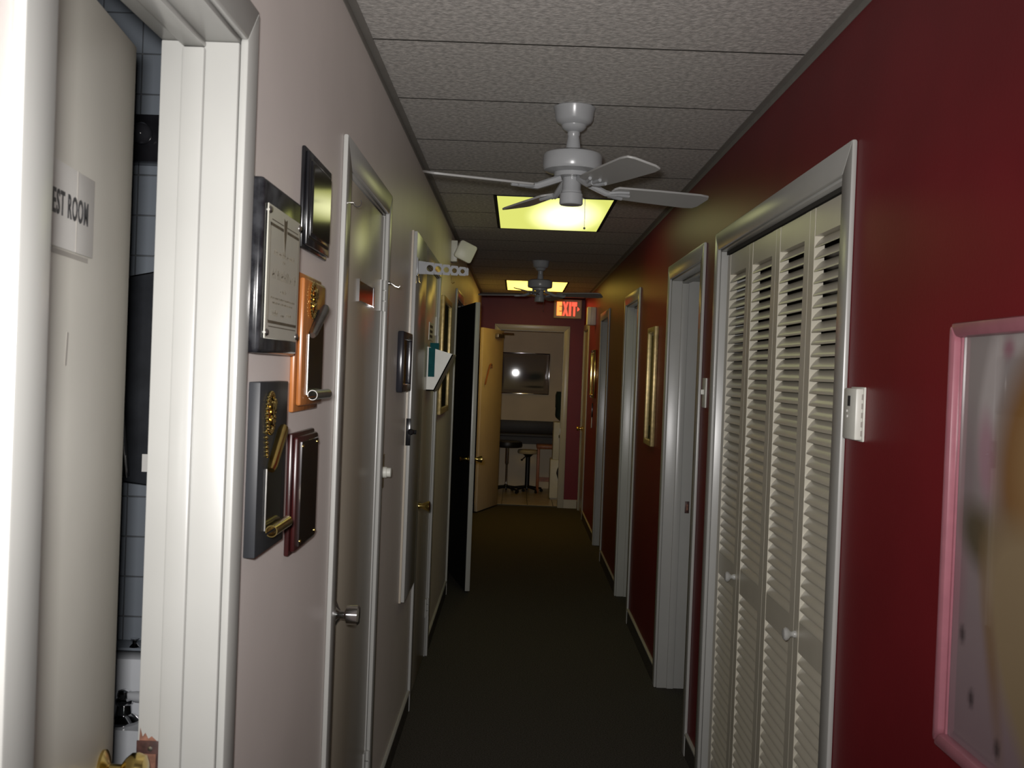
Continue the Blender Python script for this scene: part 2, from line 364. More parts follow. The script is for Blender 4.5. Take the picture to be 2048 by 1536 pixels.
# ---------------------------------------------------------------- rooms behind the openings
def shell(tagname, x0, x1, y0, y1, m, sides, fl_m=None, zt=H):
    t = .04
    if 'L' in sides: struct('wall_%s_left' % tagname, MB().box(x0-t, x0, y0, y1, 0, zt), m, 'left wall of the %s' % tagname.replace('_', ' '), 'wall')
    if 'R' in sides: struct('wall_%s_right' % tagname, MB().box(x1, x1+t, y0, y1, 0, zt), m, 'right wall of the %s' % tagname.replace('_', ' '), 'wall')
    if 'N' in sides: struct('wall_%s_near' % tagname, MB().box(x0, x1, y0-t, y0, 0, zt), m, 'near wall of the %s' % tagname.replace('_', ' '), 'wall')
    if 'F' in sides: struct('wall_%s_far' % tagname, MB().box(x0, x1, y1, y1+t, 0, zt), m, 'far wall of the %s' % tagname.replace('_', ' '), 'wall')
    struct('floor_%s' % tagname, MB().box(x0, x1, y0, y1, -.05, -.001), fl_m or M['carpet'], 'floor of the %s' % tagname.replace('_', ' '), 'floor')
    struct('ceiling_%s' % tagname, MB().box(x0, x1, y0, y1, zt, zt+t), m, 'ceiling of the %s' % tagname.replace('_', ' '), 'ceiling')
shell('rest_room', -1.5, -TH, .4, 2.52, M['room'], 'LN', M['ktile'])
shell('dark_room', -1.8, -TH, 6.9, 9.2, M['roomdark'], 'LNF')
shell('closet', W+TR, W+.78, 2.3, 4.15, M['room'], 'RNF')
shell('side_room', W+TR, W+2.4, 4.25, 10.1, M['room'], 'RNF')
KX0, KX1, KY0, KY1 = -.62, 1.62, Y1+TH, 14.30
shell('kitchen', KX0, KX1, KY0, KY1, M['kwall'], 'LRF', M['grout'])
kf = bpy.data.objects['floor_kitchen']
kt = mesh('floor_tile', MB().box(.003, .302, .003, .302, -.004, .004), M['ktile'], bev=.0015, seg=1)
for i in range(7):
    for j in range(6):
        dup(kt, 'floor_tile', (-.405+i*.305-.19, 12.44+j*.305, 0.0), kf)
# rest room tiled wall
tw = struct('wall_rest_room_far', MB().box(-1.5, -TH, 2.52, 2.56, 0, H), M['grout'], 'blue grey tiled wall of the rest room', 'wall')
TP = .0962
rt = mesh('wall_tile', MB().box(.0012, TP-.0012, -.006, 0, .0012, TP-.0012), M['mat_blue'], bev=.0012, seg=1)
for i in range(8):
    for j in range(5, 27):
        dup(rt, 'wall_tile', (-.477-TP*4+i*TP, 2.52, 1.1405+TP*(j-12)), tw)

# ---------------------------------------------------------------- doors
KNOB = [(.032, 0), (.032, .004), (.024, .008), (.012, .012), (.011, .028), (.02, .034), (.027, .042), (.028, .052), (.024, .062), (.014, .066)]
KNOB2 = [(.034, 0), (.034, .004), (.020, .010), (.012, .016), (.012, .028), (.025, .034), (.026, .062), (.021, .066), (.008, .067)]
TULIP = [(.029, 0), (.029, .004), (.013, .010), (.011, .026), (.018, .040), (.024, .056), (.025, .062), (.018, .066)]
def hinge(x, y, z, n, parent, local=False):
    h = part('hinge', MB().box(x-n*.004, x+n*.001, y-.034, y, z-.05, z+.05), M['trim'], parent, local=local, label='painted butt hinge')
    for k in range(3):
        part('knuckle', MB().lathe([(.006, 0), (.006, .031)], (x+n*.006, y, z-.05+.0345*k), (0, 0, 1), 10), M['trim'], h, smooth=True, local=local)
# door_1: rest room door, ajar into the rest room
d1 = thing('door_1', 'cream rest room door standing slightly ajar, with sign', 'door', (-.12, .985, 0), math.radians(6.1), structure=True)
part('door_slab', MB().box(0, .035, 0, .617, .012, 2.042), M['restdoor'], d1, bev=.002, local=True)
kn = part('door_knob', MB().lathe(KNOB, (.035, .557, .957), (1, 0, 0), 24), M['brass'], d1, smooth=True, local=True, label='brass door knob')
part('latch', MB().box(.008, .028, 0.617, .623, .93, .98), M['brass'], d1, local=True)
# sign on door
sg = part('rest_room_sign', MB().box(.035, .0375, .190, .419, 1.70, 1.803), M['sign'], d1, bev=.0008, local=True, label='white plastic sign reading REST ROOM')
part('sign_seam', MB().box(.0375, .0379, .345, .347, 1.70, 1.803), M['tape'], sg, local=True)
part('sign_under_strip', MB().box(.035, .0356, .235, .405, 1.692, 1.698), M['tape'], d1, local=True)  # thin grey strip just below the sign
part('tape_mark', MB().prism([(.325, 1.556), (.332, 1.557), (.337, 1.598), (.330, 1.599)], .035, .0354, 'x'), M['tape'], d1, local=True)
def text_mb(s, size, ext=.0004, off=0.0, spacing=1.0):
    cu = bpy.data.curves.new('t', 'FONT'); cu.body = s; cu.size = size; cu.extrude = ext; cu.offset = off; cu.space_character = spacing
    cu.resolution_u = 3
    o = bpy.data.objects.new('t', cu); COL.objects.link(o); bpy.context.view_layer.update()
    me = bpy.data.meshes.new_from_object(o.evaluated_get(bpy.context.evaluated_depsgraph_get()))
    mb = MB(); mb.add([v.co for v in me.vertices], [tuple(p.vertices) for p in me.polygons])
    bpy.data.objects.remove(o); bpy.data.curves.remove(cu); bpy.data.meshes.remove(me)
    return mb
def fit(mb, u0, u1, v0, v1):
    xs = [p[0] for p in mb.v]; ys = [p[1] for p in mb.v]; a, b = min(xs), max(xs); c_, d_ = min(ys), max(ys)
    mb.v = [(u0+(p[0]-a)/(b-a)*(u1-u0), v0+(p[1]-c_)/(d_-c_)*(v1-v0), p[2]) for p in mb.v]; return mb
tm = fit(text_mb('REST ROOM', .03, .0003, .0005, 1.15), .236, .392, 1.7385, 1.769)
tm.v = [(.0378+p[2], p[0], p[1]) for p in tm.v]
part('lettering', tm, M['inkblack'], sg, local=True, label='black letters REST ROOM')

def flush_door(name, label, a, b, x, knob_prof, knob_mat, kz, hz, knob_at='a', n=1):
    d = thing(name, label, 'door', (x, (a+b)/2, 0), structure=True)
    part('door_slab', MB().box(x-n*.004, x-n*.042, a+.003, b-.003, .012, ZO-.004), M['door'], d, bev=.002)
    ky = a+.065 if knob_at == 'a' else b-.065
    part('door_knob', MB().lathe(knob_prof, (x-n*.004, ky, kz), (n, 0, 0), 28), knob_mat, d, smooth=True)
    for z in hz: hinge(x, b-.002 if knob_at == 'a' else a+.002, z, n, d)
    return d
d2 = flush_door('door_2', 'closed glossy door with chrome knob beside the award plaques', 2.65, 3.41, 0, KNOB2, M['chrome'], .925, (1.80, .27))
d3 = flush_door('door_3', 'closed door with brass knob and leaflet holder', 4.86, 5.72, 0, TULIP, M['brass'], .925, (1.80, .27))
d5 = flush_door('door_5', 'closed door at the far end of the maroon wall', 11.42, 12.12, W, KNOB, M['brass'], .95, (1.8, .3), knob_at='b', n=-1)
d4 = thing('door_4', 'dark backed door swung open into the corridor, pale edge', 'door', (0, 8.137, 0), math.radians(13.0), structure=True)
part('door_slab', MB().box(-.033, 0, -.752, 0, .012, 2.05), M['trim'], d4, bev=.002, local=True)
part('door_skin', MB().box(-.036, -.033, -.75, -.002, .013, 2.048), M['dark_door'], d4, local=True, label='dark stained inner face')
part('door_knob', MB().lathe(TULIP, (0, -.69, .94), (1, 0, 0), 20), M['brass'], d4, smooth=True, local=True)
part('door_knob', MB().lathe(TULIP, (-.036, -.69, .94), (-1, 0, 0), 20), M['brass'], d4, smooth=True, local=True)
part('latch_plate', MB().box(-.028, -.005, -.754, -.752, .91, .97), M['steel'], d4, local=True)
d6 = thing('door_6', 'tan kitchen door standing open against the left wall', 'door', (EX0+.006, Y1-.016, 0), math.radians(-106.8), structure=True)
part('door_slab', MB().box(0, .735, -.002, .033, .015, 2.045), M['enddoor'], d6, bev=.002, local=True)
cl = part('door_closer', MB().box(.10, .32, .033, .075, 1.955, 2.0), M['steel'], d6, bev=.004, local=True, label='dark metal door closer')
part('closer_arm', MB().tube([(.14, .06, 2.005), (.02, .16, 2.008)], .009, 8).tube([(.02, .16, 2.012), (-.005, .05, 2.016)], .008, 8), M['steel'], cl, local=True)

# ---------------------------------------------------------------- louvered bifold closet
PW = .375; PX0, PX1 = W+.022, W+.050; ST = .048
py0 = 2.515
slat = MB(); sy = PW-2*ST
ell = []
for k in range(12):
    a = 2*PI*k/12; u_, v_ = .0203*math.cos(a), .0042*math.sin(a); q = math.radians(51)
    ell.append((u_*math.cos(q)-v_*math.sin(q), u_*math.sin(q)+v_*math.cos(q)))
slat.prism(ell, 0, sy+.012, 'y')
slat_me = mesh('slat', slat, M['louver'], smooth=True)
def louver_panel(y0, parent):
    mb = MB(); y1 = y0+PW-.003
    mb.box(PX0, PX1, y0, y0+ST, .02, 2.042).box(PX0, PX1, y1-ST, y1, .02, 2.042)
    for a, b in ((.02, .125), (.843, .922), (1.966, 2.042)): mb.box(PX0+.001, PX1-.001, y0+ST, y1-ST, a, b)
    p = part('panel', mb, M['louver'], parent)
    off = wloc(parent)
    for z0, z1 in ((.125, .843), (.922, 1.966)):
        n = int(round((z1-z0)/.0325)); st = (z1-z0)/n
        for k in range(n):
            dup(slat_me, 'slat', Vector(((PX0+PX1)/2, y0+ST-.005, z0+st*(k+.5)))-off, p)
    return p
WK = [(.010, 0), (.010, .006), (.007, .010), (.009, .016), (.017, .022), (.019, .028), (.014, .034), (.004, .036)]
bf = thing('bifold_door', 'louvered bifold door pair nearer the thermostat', 'closet door', (W+.036, py0+PW, 0), group='louvered closet doors')
pa = louver_panel(py0, bf); louver_panel(py0+PW, bf)
part('knob', MB().lathe(WK, (PX0, py0+PW-.026, .885), (-1, 0, 0), 20), M['trim'], bf, smooth=True, label='round cream knob')
bf2 = thing('bifold_door', 'louvered bifold door pair farther from the thermostat', 'closet door', (W+.036, py0+3*PW, 0), group='louvered closet doors')
louver_panel(py0+2*PW, bf2); louver_panel(py0+3*PW, bf2)
part('knob', MB().lathe(WK, (PX0, py0+3*PW+.026, .885), (-1, 0, 0), 20), M['trim'], bf2, smooth=True, label='round cream knob')
struct('trim_42', MB().box(W+.02, W+.052, 2.51, 4.03, 2.047, 2.06), M['grid'], 'dark track above the louvered closet doors', 'trim')

# ---------------------------------------------------------------- ceiling lights
def clight(y0, m, label):
    t = thing('ceiling_light', label, 'ceiling light', (.605, y0+P, H), group='ceiling panel lights')
    x0, x1 = .298, .912; y1 = y0+2*P
    fr = MB(); q = .012
    fr.box(x0, x0+q, y0, y1, H-.004, H+.0005).box(x1-q, x1, y0, y1, H-.004, H+.0005).box(x0, x1, y0, y0+q, H-.004, H+.0005).box(x0, x1, y1-q, y1, H-.004, H+.0005)
    part('frame', fr, M['grid'], t)
    part('diffuser', MB().box(x0+q, x1-q, y0+q, y1-q, H-.002, H+.0005), m, t, label='lit yellow diffuser')
clight(YL+4*P, M['light1'], 'nearer lit ceiling panel, pale yellow green, behind the first fan')
clight(YL+12*P, M['light2'], 'farther lit ceiling panel, deep yellow, behind the second fan')

# ---------------------------------------------------------------- ceiling fans
def make_fan(x, y):
    t = thing('ceiling_fan', 'white four blade ceiling fan nearer the viewer, in front of the first light panel', 'ceiling fan', (x, y, 0), group='ceiling fans')
    def lz(prof): return MB().lathe([(r, h) for r, h in prof], (0, 0, 0), (0, 0, 1), 40)
    part('canopy', lz([(.066, H-.0005), (.070, H-.004), (.066, 2.440), (.062, 2.412), (.056, 2.402), (.042, 2.394), (.040, 2.386), (.032, 2.378), (.020, 2.372)]), M['white'], t, smooth=True, local=True)
    part('downrod', lz([(.020, 2.376), (.021, 2.362), (.019, 2.358), (.021, 2.345), (.025, 2.318), (.025, 2.308)]), M['white'], t, smooth=True, local=True)
    part('motor_housing', lz([(.03, 2.309), (.075, 2.306), (.094, 2.298), (.098, 2.290), (.098, 2.252), (.094, 2.243), (.075, 2.238), (.06, 2.236), (.06, 2.222), (.035, 2.220)]), M['white'], t, smooth=True, local=True)
    part('switch_housing', lz([(.031, 2.222), (.031, 2.180), (.034, 2.176), (.034, 2.170), (.038, 2.167), (.039, 2.135), (.036, 2.131), (.01, 2.130)]), M['white'], t, smooth=True, local=True)
    part('pull_chain', MB().tube([(.036, -.005, 2.155), (.046, -.005, 2.150), (.047, -.005, 2.06)], .0011, 6).sphere((.047, -.005, 2.055), .004, 8, 6), M['steel'], t, local=True)
    bz = 2.188
    for k in range(4):
        a = math.radians(22+90*k); Rz = Matrix.Rotation(a, 4, 'Z')
        tilt = Matrix.Translation((0, 0, bz)) @ Matrix.Rotation(math.radians(-12), 4, 'X')
        out = [(.155, -.046), (.30, -.056), (.46, -.062)]
        poly = out + [(.495, -.056), (.505, -.035), (.505, .035), (.495, .056), (.46, .062), (.30, .056), (.155, .046), (.145, .03), (.145, -.03)]
        b = MB().prism(poly, -.0035, .0035, 'z'); b.xf(Rz @ tilt)
        part('blade', b, M['blade'], t, bev=.0015, local=True, seg=1)
        arm = MB()
        arm.tube([(.045, 0, .026), (.085, 0, .010), (.125, 0, -.006), (.165, 0, -.008)], [.012, .012, .011, .008], 8)
        arm.tube([(.13, 0, -.006), (.165, .022, -.008), (.20, .028, -.008)], .006, 6).tube([(.13, 0, -.006), (.165, -.022, -.008), (.20, -.028, -.008)], .006, 6)
        arm.tube([(.16, 0, -.008), (.215, 0, -.008)], .006, 6)
        arm.xf(Rz @ tilt)
        ar = part('blade_arm', arm, M['white'], t, smooth=True, local=True)
    return t
fan = make_fan(.603, 3.50)
fan2 = copy_tree(fan); fan2.location = (.600, 8.33, 0); fan2.rotation_euler = (0, 0, math.radians(-40))
fan2['label'] = 'dim four blade ceiling fan farther down the corridor, near the exit sign'

# ---------------------------------------------------------------- plaques on the left wall
def bolt(x, y, z, parent, m=None, r=.006, h=.006, name='screw'):
    part(name, MB().lathe([(r, 0), (r, h*.6), (r*.6, h)], (x, y, z), (1, 0, 0), 12), m or M['chrome'], parent, smooth=True)
def squiggle(mb, y0, y1, z, h, step, x, seed, wid=.0012):
    rnd = random.Random(seed); y = y0
    while y < y1:
        a = h*rnd.uniform(.5, 1.0); sl = rnd.uniform(-.3, .5)*step
        mb.prism([(y, z), (y+wid, z), (y+wid+sl, z+a), (y+sl, z+a)], x, x+.0003, 'x')
        if rnd.random() < .6: mb.prism([(y, z+a*.45), (y+step*.9, z+a*.45), (y+step*.9, z+a*.45+wid), (y, z+a*.45+wid)], x, x+.0003, 'x')
        y += step*(1 if rnd.random() > .16 else 1.9)
# 1 black marbled plaque with certificate
t = thing('certificate_plaque', 'black marbled plaque holding a cream certificate under a screwed plate', 'plaque', (0, 1.85, 1.73), group='award plaques')
part('backing_board', MB().box(.0, .026, 1.702, 1.992, 1.585, 1.872), M['marble'], t, bev=.007, seg=3)
K = .25/.29
def cy(v): return 1.722+(v-1.728)*K
def cmb(mb): mb.v = [(p[0], cy(p[1]), p[2]) for p in mb.v]; return mb
pl = part('certificate', cmb(MB().box(.0275, .030, 1.728, 2.018, 1.610, 1.832)), M['paper'], t, bev=.0008, seg=1, label='cream certificate with illegible script')
x = .0302; bd = MB()
a0, a1, z0, z1 = 1.745, 2.004, 1.640, 1.806
bd.box(x, x+.0003, a0, 1.857, z1-.008, z1-.003).box(x, x+.0003, 1.889, a1, z1-.008, z1-.003)
bd.box(x, x+.0003, a0+.01, 1.857, z1+.002, z1+.0035).box(x, x+.0003, 1.889, a1-.01, z1+.002, z1+.0035)
bd.box(x, x+.0003, a0, a1, z0-.004, z0+.001).box(x, x+.0003, a0+.006, a1-.006, z0-.010, z0-.0085)
bd.box(x, x+.0003, a0, a0+.003, z0, z1-.003).box(x, x+.0003, a1-.003, a1, z0, z1-.003)
part('printed_border', cmb(bd), M['ink'], pl)
part('emblem', cmb(MB().prism([(1.857, 1.822), (1.873, 1.818), (1.889, 1.822), (1.884, 1.795), (1.873, 1.757), (1.862, 1.795)], x, x+.0004, 'x')), M['ink'], pl, label='dark pointed emblem')
tx = MB(); squiggle(tx, 1.780, 1.965, 1.7525, .011, .0065, x, 1); squiggle(tx, 1.858, 1.885, 1.742, .006, .005, x, 2)
squiggle(tx, 1.77, 1.975, 1.712, .019, .009, x, 3, .002); squiggle(tx, 1.845, 1.90, 1.690, .009, .006, x, 4)
squiggle(tx, 1.765, 1.98, 1.678, .004, .004, x, 5); squiggle(tx, 1.78, 1.96, 1.670, .004, .004, x, 6)
squiggle(tx, 1.775, 1.825, 1.650, .012, .005, x, 7); squiggle(tx, 1.855, 1.88, 1.650, .006, .005, x, 8); squiggle(tx, 1.91, 1.95, 1.652, .007, .005, x, 9)
part('script', cmb(tx), M['ink'], pl)
for yy in (1.738, 2.008):
    for zz in (1.620, 1.822): bolt(.026, cy(yy), zz, t, M['steel'], .0065, .008)
# 2 black stepped frame with mirror black plate
t = thing('stepped_plaque', 'small black stepped frame plaque hung highest, reflecting yellow light', 'plaque', (0, 2.13, 1.88), group='award plaques')
ya, yb, za, zb = 2.098, 2.362, 1.802, 2.006
part('backing_board', MB().box(0, .008, ya, yb, za, zb), M['black'], t, bev=.003)
part('frame_step', MB().box(.008, .015, ya+.010, yb-.010, za+.008, zb-.008), M['black'], t, bev=.002)
part('silver_line', MB().box(.015, .016, ya+.022, yb-.026, za+.022, zb-.022), M['chrome'], t)
part('frame_step', MB().box(.016, .018, ya+.028, yb-.030, za+.027, zb-.025), M['black'], t, bev=.001)
part('silver_line', MB().box(.018, .019, ya+.036, yb-.038, za+.034, zb-.032), M['chrome'], t)
part('engraved_plate', MB().box(.019, .0205, ya+.038, yb-.036, za+.035, zb-.031), M['plate_blk'], t, label='mirror black engraved plate')
# 3 orange wood plaque with scroll
def seal(x, yc, zc, ry, rz, parent, chain=True):
    mb = MB().sphere((x, yc, zc), 1.0, 20, 10, .008, ry*.72, rz*.72)
    s = part('seal', mb, M['gold'], parent, smooth=True, label='gold relief seal')
    n = 26; bd = MB()
    for k in range(n):
        a = 2*PI*k/n; bd.sphere((x+.003, yc+ry*math.cos(a), zc+rz*math.sin(a)), .0042, 8, 6)
    part('beaded_rim', bd, M['gold'], s, smooth=True)
    rl = MB()
    for k in range(7):
        rnd = random.Random(k); rl.sphere((x+.007, yc+rnd.uniform(-.5, .5)*ry, zc+rnd.uniform(-.55, .55)*rz), .006, 8, 6, .8, 1, 1.4)
    part('relief', rl, M['gold'], s, smooth=True)
def scroll(x, ya, yb, za, zb, curl_top, parent, m_curl, lean):
    """engraved plate with a rolled bottom and a diagonal curled top corner"""
    p = part('scroll_plate', MB().prism([(ya, za+.012), (yb, za+.012), (yb, zb), (ya+.6*(yb-ya), zb), (ya, zb-curl_top)], x, x+.002, 'x'), M['plate_blk'], parent, label='black engraved scroll plate')
    part('plate_edge', MB().box(x, x+.0022, ya-.0006, ya+.0003, za+.012, zb-curl_top), M['steel'], p)
    r = .009; pts = []; n = 27
    A = []; B = []; T = []
    for k in range(n):
        a = math.radians(200-k*13); A.append((x+.004+r+r*math.cos(a), ya, za+.012+r*math.sin(a))); B.append((x+.004+r+r*math.cos(a), yb+.012, za+.012+r*math.sin(a)))
        T.append((math.cos(a)*.0012, 0, math.sin(a)*.0012))
    part('rolled_edge', MB().sheet(A, B, T), m_curl, p, smooth=True, label='rolled metal edge')
    q0 = Vector((x+.008, ya+.004, zb-curl_top-.002)); q1 = Vector((x+.010, ya+.62*(yb-ya)+lean, zb+.006))
    part('curled_corner', MB().tube([q0, q0.lerp(q1, .1), q0.lerp(q1, .9), q1], [.006, .009, .010, .008], 14), m_curl, p, smooth=True, label='curled metal corner')
t = thing('wooden_plaque', 'orange wooden plaque with gold seal and curled black plate', 'plaque', (0, 2.15, 1.61), group='award plaques')
part('backing_board', MB().box(0, .010, 2.060, 2.305, 1.474, 1.752), M['oak'], t, bev=.003)
part('raised_board', MB().box(.010, .022, 2.072, 2.293, 1.486, 1.742), M['oak'], t, bev=.006)
seal(.024, 2.135, 1.700, .026, .034, t)
scroll(.023, 2.115, 2.268, 1.496, 1.685, .055, t, M['steel'], .03)
# 4 blue grey slab plaque
t = thing('slab_plaque', 'thick blue grey slab plaque with gold seal and brass scroll', 'plaque', (0, 1.855, 1.39), group='award plaques')
part('backing_board', MB().box(0, .020, 1.749, 1.961, 1.242, 1.537), M['slate'], t, bev=.002)
seal(.022, 1.807, 1.484, .026, .034, t)
ch = MB()
for k in range(6): ch.sphere((.023, 1.786+.004*k*.6, 1.452-.010*k+.0012*k*k*.3), .0038, 8, 6)
part('bead_chain', ch, M['gold'], t, smooth=True)
scroll(.021, 1.804, 1.917, 1.268, 1.449, .062, t, M['brass'], .012)
# 5 mahogany plaque
t = thing('mahogany_plaque', 'red mahogany plaque with plain black engraved plate', 'plaque', (0, 2.14, 1.31), group='award plaques')
part('backing_board', MB().box(0, .010, 2.062, 2.285, 1.190, 1.432), M['mahog'], t, bev=.003)
part('raised_board', MB().prism([(2.069, 1.197), (2.278, 1.197), (2.278, 1.425), (2.069, 1.425)], .010, .020, 'x'), M['mahog'], t, bev=.006)
pl = part('engraved_plate', MB().box(.020, .0225, 2.096, 2.268, 1.205, 1.414), M['plate_blk'], t, bev=.0006, seg=1)
part('plate_edge', MB().box(.020, .0231, 2.0948, 2.0962, 1.205, 1.414), M['chrome'], pl)
for yy in (2.106, 2.258):
    for zz in (1.214, 1.405): bolt(.0225, yy, zz, t, M['brass'], .0035, .003, 'pin')

# ---------------------------------------------------------------- fittings on and around door 2
nm = thing('name_plate', 'small dark glossy name plate on the closed door beside the plaques', 'sign', (-.004, 3.07, 1.75))
part('plate', MB().box(-.004, .002, 2.90, 3.19, 1.752, 1.806), M['plate_blk'], nm)
part('end_cap', MB().box(-.004, .004, 2.893, 2.90, 1.748, 1.810), M['chrome'], nm)
part('end_cap', MB().box(-.004, .004, 3.19, 3.197, 1.748, 1.810), M['chrome'], nm)
hk = thing('cup_hook', 'tiny metal cup hook screwed into the door frame beside the plaques', 'hook', (.013, 2.62, 1.975))
pts = [(.013, 2.615, 1.975), (.024, 2.615, 1.975)]+[(.034+.010*math.cos(a), 2.615, 1.975+.010*math.sin(a)) for a in [PI+PI*k/10*1.25 for k in range(0, 11)]]
part('hook', MB().tube(pts, .0016, 6), M['steel'], hk, smooth=True)
hl = thing('hook_latch', 'long metal hook latch on the frame right of the glossy door', 'latch', (.013, 3.45, 1.84))
part('hook_arm', MB().tube([(.013, 3.45, 1.845), (.022, 3.453, 1.845), (.035, 3.456, 1.836), (.046, 3.458, 1.833), (.050, 3.459, 1.838)], .003, 6), M['steel'], hl, smooth=True)
part('eye', MB().lathe([(.006, 0), (.006, .006), (.003, .008)], (.013, 3.45, 1.845), (1, 0, 0), 10), M['steel'], hl, smooth=True)
dm = thing('dimmer_switch', 'round white dimmer knob on a brass plate beside the glossy door', 'switch', (0, 3.565, 1.215))
part('wall_plate', MB().box(0, .004, 3.53, 3.60, 1.157, 1.273), M['brass'], dm, bev=.002)
part('knob', MB().lathe([(.019, 0), (.019, .012), (.016, .014), (.016, .026), (.012, .028)], (.004, 3.565, 1.213), (1, 0, 0), 20), M['plastic'], dm, smooth=True)

# ---------------------------------------------------------------- pictures
def grid_print(name, parent, m, org, du, dv, nu, nv, fn):
    """a flat print: quad grid with a colour per vertex; fn(u,v)->rgb"""
    org = Vector(org)-wloc(parent); du = Vector(du); dv = Vector(dv)
    me = bpy.data.meshes.new(name)
    vs_ = [org+du*(i/nu)+dv*(j/nv) for j in range(nv+1) for i in range(nu+1)]
    fs = [(j*(nu+1)+i, j*(nu+1)+i+1, (j+1)*(nu+1)+i+1, (j+1)*(nu+1)+i) for j in range(nv) for i in range(nu)]
    me.from_pydata([tuple(p) for p in vs_], [], fs)
    at = me.color_attributes.new('print', 'FLOAT_COLOR', 'POINT')
    for k in range(len(vs_)):
        i = k % (nu+1); j = k // (nu+1); at.data[k].color = (*fn(i/nu, j/nv), 1)
    me.materials.append(m)
    o = bpy.data.objects.new(name, me); COL.objects.link(o); o.parent = parent
    return o
def mixc(a, b, t): t = max(0, min(1, t)); return tuple(x+(y-x)*t for x, y in zip(a, b))
def blob(u, v, cu, cv, ru, rv, rot=0.0, soft=.35):
    x_, y_ = u-cu, v-cv; c_, s_ = math.cos(rot), math.sin(rot); x_, y_ = x_*c_+y_*s_, -x_*s_+y_*c_
    d = math.sqrt((x_/ru)**2+(y_/rv)**2); return max(0, min(1, (1+soft-d)/(2*soft)))
def frame_yz(x0, x1, ya, yb, za, zb, fw, m, parent, bev=.004):
    """four mitred rails of a picture frame lying on a side wall"""
    for poly in ([(ya, za), (yb, za), (yb-fw, za+fw), (ya+fw, za+fw)], [(ya, zb), (ya+fw, zb-fw), (yb-fw, zb-fw), (yb, zb)],
                 [(ya, za), (ya+fw, za+fw), (ya+fw, zb-fw), (ya, zb)], [(yb, za), (yb, zb), (yb-fw, zb-fw), (yb-fw, za+fw)]):
        part('frame_rail', MB().prism(poly, x0, x1, 'x'), m, parent, bev=bev)
# black framed picture beyond the dimmer
t = thing('framed_picture', 'black framed picture between the glossy door and the tall cupboard', 'picture', (0, 4.06, 1.48))
frame_yz(0, .024, 3.885, 4.20, 1.478, 1.706, .03, M['blackf'], t)
grid_print('print', t, M['print2'], (.014, 3.91, 1.50), (0, .265, 0), (0, 0, .18), 8, 8, lambda u, v: mixc((.05, .04, .035), (.10, .08, .06), v))
# gilt framed picture beyond door 3
t = thing('framed_picture', 'tall gilt framed picture between the two farther left doors', 'picture', (0, 6.25, 1.31))
frame_yz(0, .022, 5.95, 6.62, 1.31, 1.99, .035, M['goldwood'], t)
grid_print('print', t, M['print2'], (.012, 5.98, 1.34), (0, .61, 0), (0, 0, .62), 12, 12, lambda u, v: mixc((.05, .045, .035), (.12, .11, .08), blob(u, v, .5, .5, .35, .3)))
# narrow framed picture on right wall
t = thing('framed_picture', 'slim pale gilt picture frame between two maroon wall doorways', 'picture', (W, 5.90, 1.19))
frame_yz(W, W-.024, 5.745, 6.055, 1.19, 1.85, .03, M['goldwood'], t)
grid_print('print', t, M['print2'], (W-.012, 5.77, 1.215), (0, .26, 0), (0, 0, .61), 10, 14, lambda u, v: mixc((.10, .10, .07), (.22, .20, .12), blob(u, v, .5, .6, .3, .25)))
# brass framed picture further on right wall
t = thing('framed_picture', 'brass edged picture on the maroon wall below the cream box', 'picture', (W, 10.4, 1.35))
frame_yz(W, W-.03, 10.14, 10.62, 1.345, 1.815, .03, M['gold'], t)
grid_print('print', t, M['print2'], (W-.016, 10.16, 1.37), (0, .44, 0), (0, 0, .42), 6, 6, lambda u, v: mixc((.35, .15, .05), (.45, .3, .12), v))
# large pink framed painting, nearest on the right
t = thing('framed_painting', 'large pink framed pastel painting nearest on the maroon wall', 'picture', (W, 1.50, .96))
ya, yb, za, zb = 1.20, 1.815, .958, 1.683
frame_yz(W, W-.026, ya, yb, za, zb, .026, M['pink'], t, bev=.008)
for y_ in (ya+.024, yb-.032): part('mount_edge', MB().box(W-.0105, W-.014, y_, y_+.008, za+.024, zb-.024), M['pink'], t)
def pastel(u, v):
    # u: 0 at the far (left as seen) edge to 1 at the near edge; v: 0 bottom to 1 top
    c_ = mixc((.36, .25, .28), (.42, .37, .36), v*1.3)
    c_ = mixc(c_, (.44, .20, .25), .6*blob(u, v, .02, .40, .06, .12, 0, .7))
    c_ = mixc(c_, (.62, .56, .55), .9*blob(u, v, .20, .86, .055, .16, -.28, .35))
    c_ = mixc(c_, (.52, .30, .36), .9*blob(u, v, .195, .71, .055, .10, .25, .4))
    c_ = mixc(c_, (.34, .27, .28), .8*blob(u, v, .08, .66, .05, .14, 0, .6))
    c_ = mixc(c_, (.62, .55, .54), .8*blob(u, v, .40, .985, .12, .03, .1, .5))
    c_ = mixc(c_, (.38, .14, .20), .8*blob(u, v, .30, .965, .03, .02, 0, .6))
    g = blob(u, v, .62, .70, .36, .30, .12, .18)
    c_ = mixc(c_, (.30, .145, .05), g)
    c_ = mixc(c_, (.46, .29, .13), .9*blob(u, v, .66, .72, .27, .22, .1, .35))
    c_ = mixc(c_, (.13, .105, .06), .95*blob(u, v, .16, .52, .11, .065, -.35, .5))
    c_ = mixc(c_, (.20, .125, .05), .7*blob(u, v, .30, .50, .12, .08, -.3, .6))
    c_ = mixc(c_, (.42, .31, .18), blob(u, v, .66, .24, .50, .24, -.55, .14))
    c_ = mixc(c_, (.30, .17, .075), .7*blob(u, v, .27, .26, .03, .18, .35, .7))
    for a, b in ((.085, .27), (.16, .13), (.33, .06)): c_ = mixc(c_, (.05, .035, .04), .85*blob(u, v, a, b, .016, .02, .2, .5))
    return tuple(k*.6 for k in c_)
grid_print('print', t, M['print'], (W-.010, yb-.024, za+.024), (0, -(yb-ya-.048), 0), (0, 0, zb-za-.048), 70, 80, pastel)

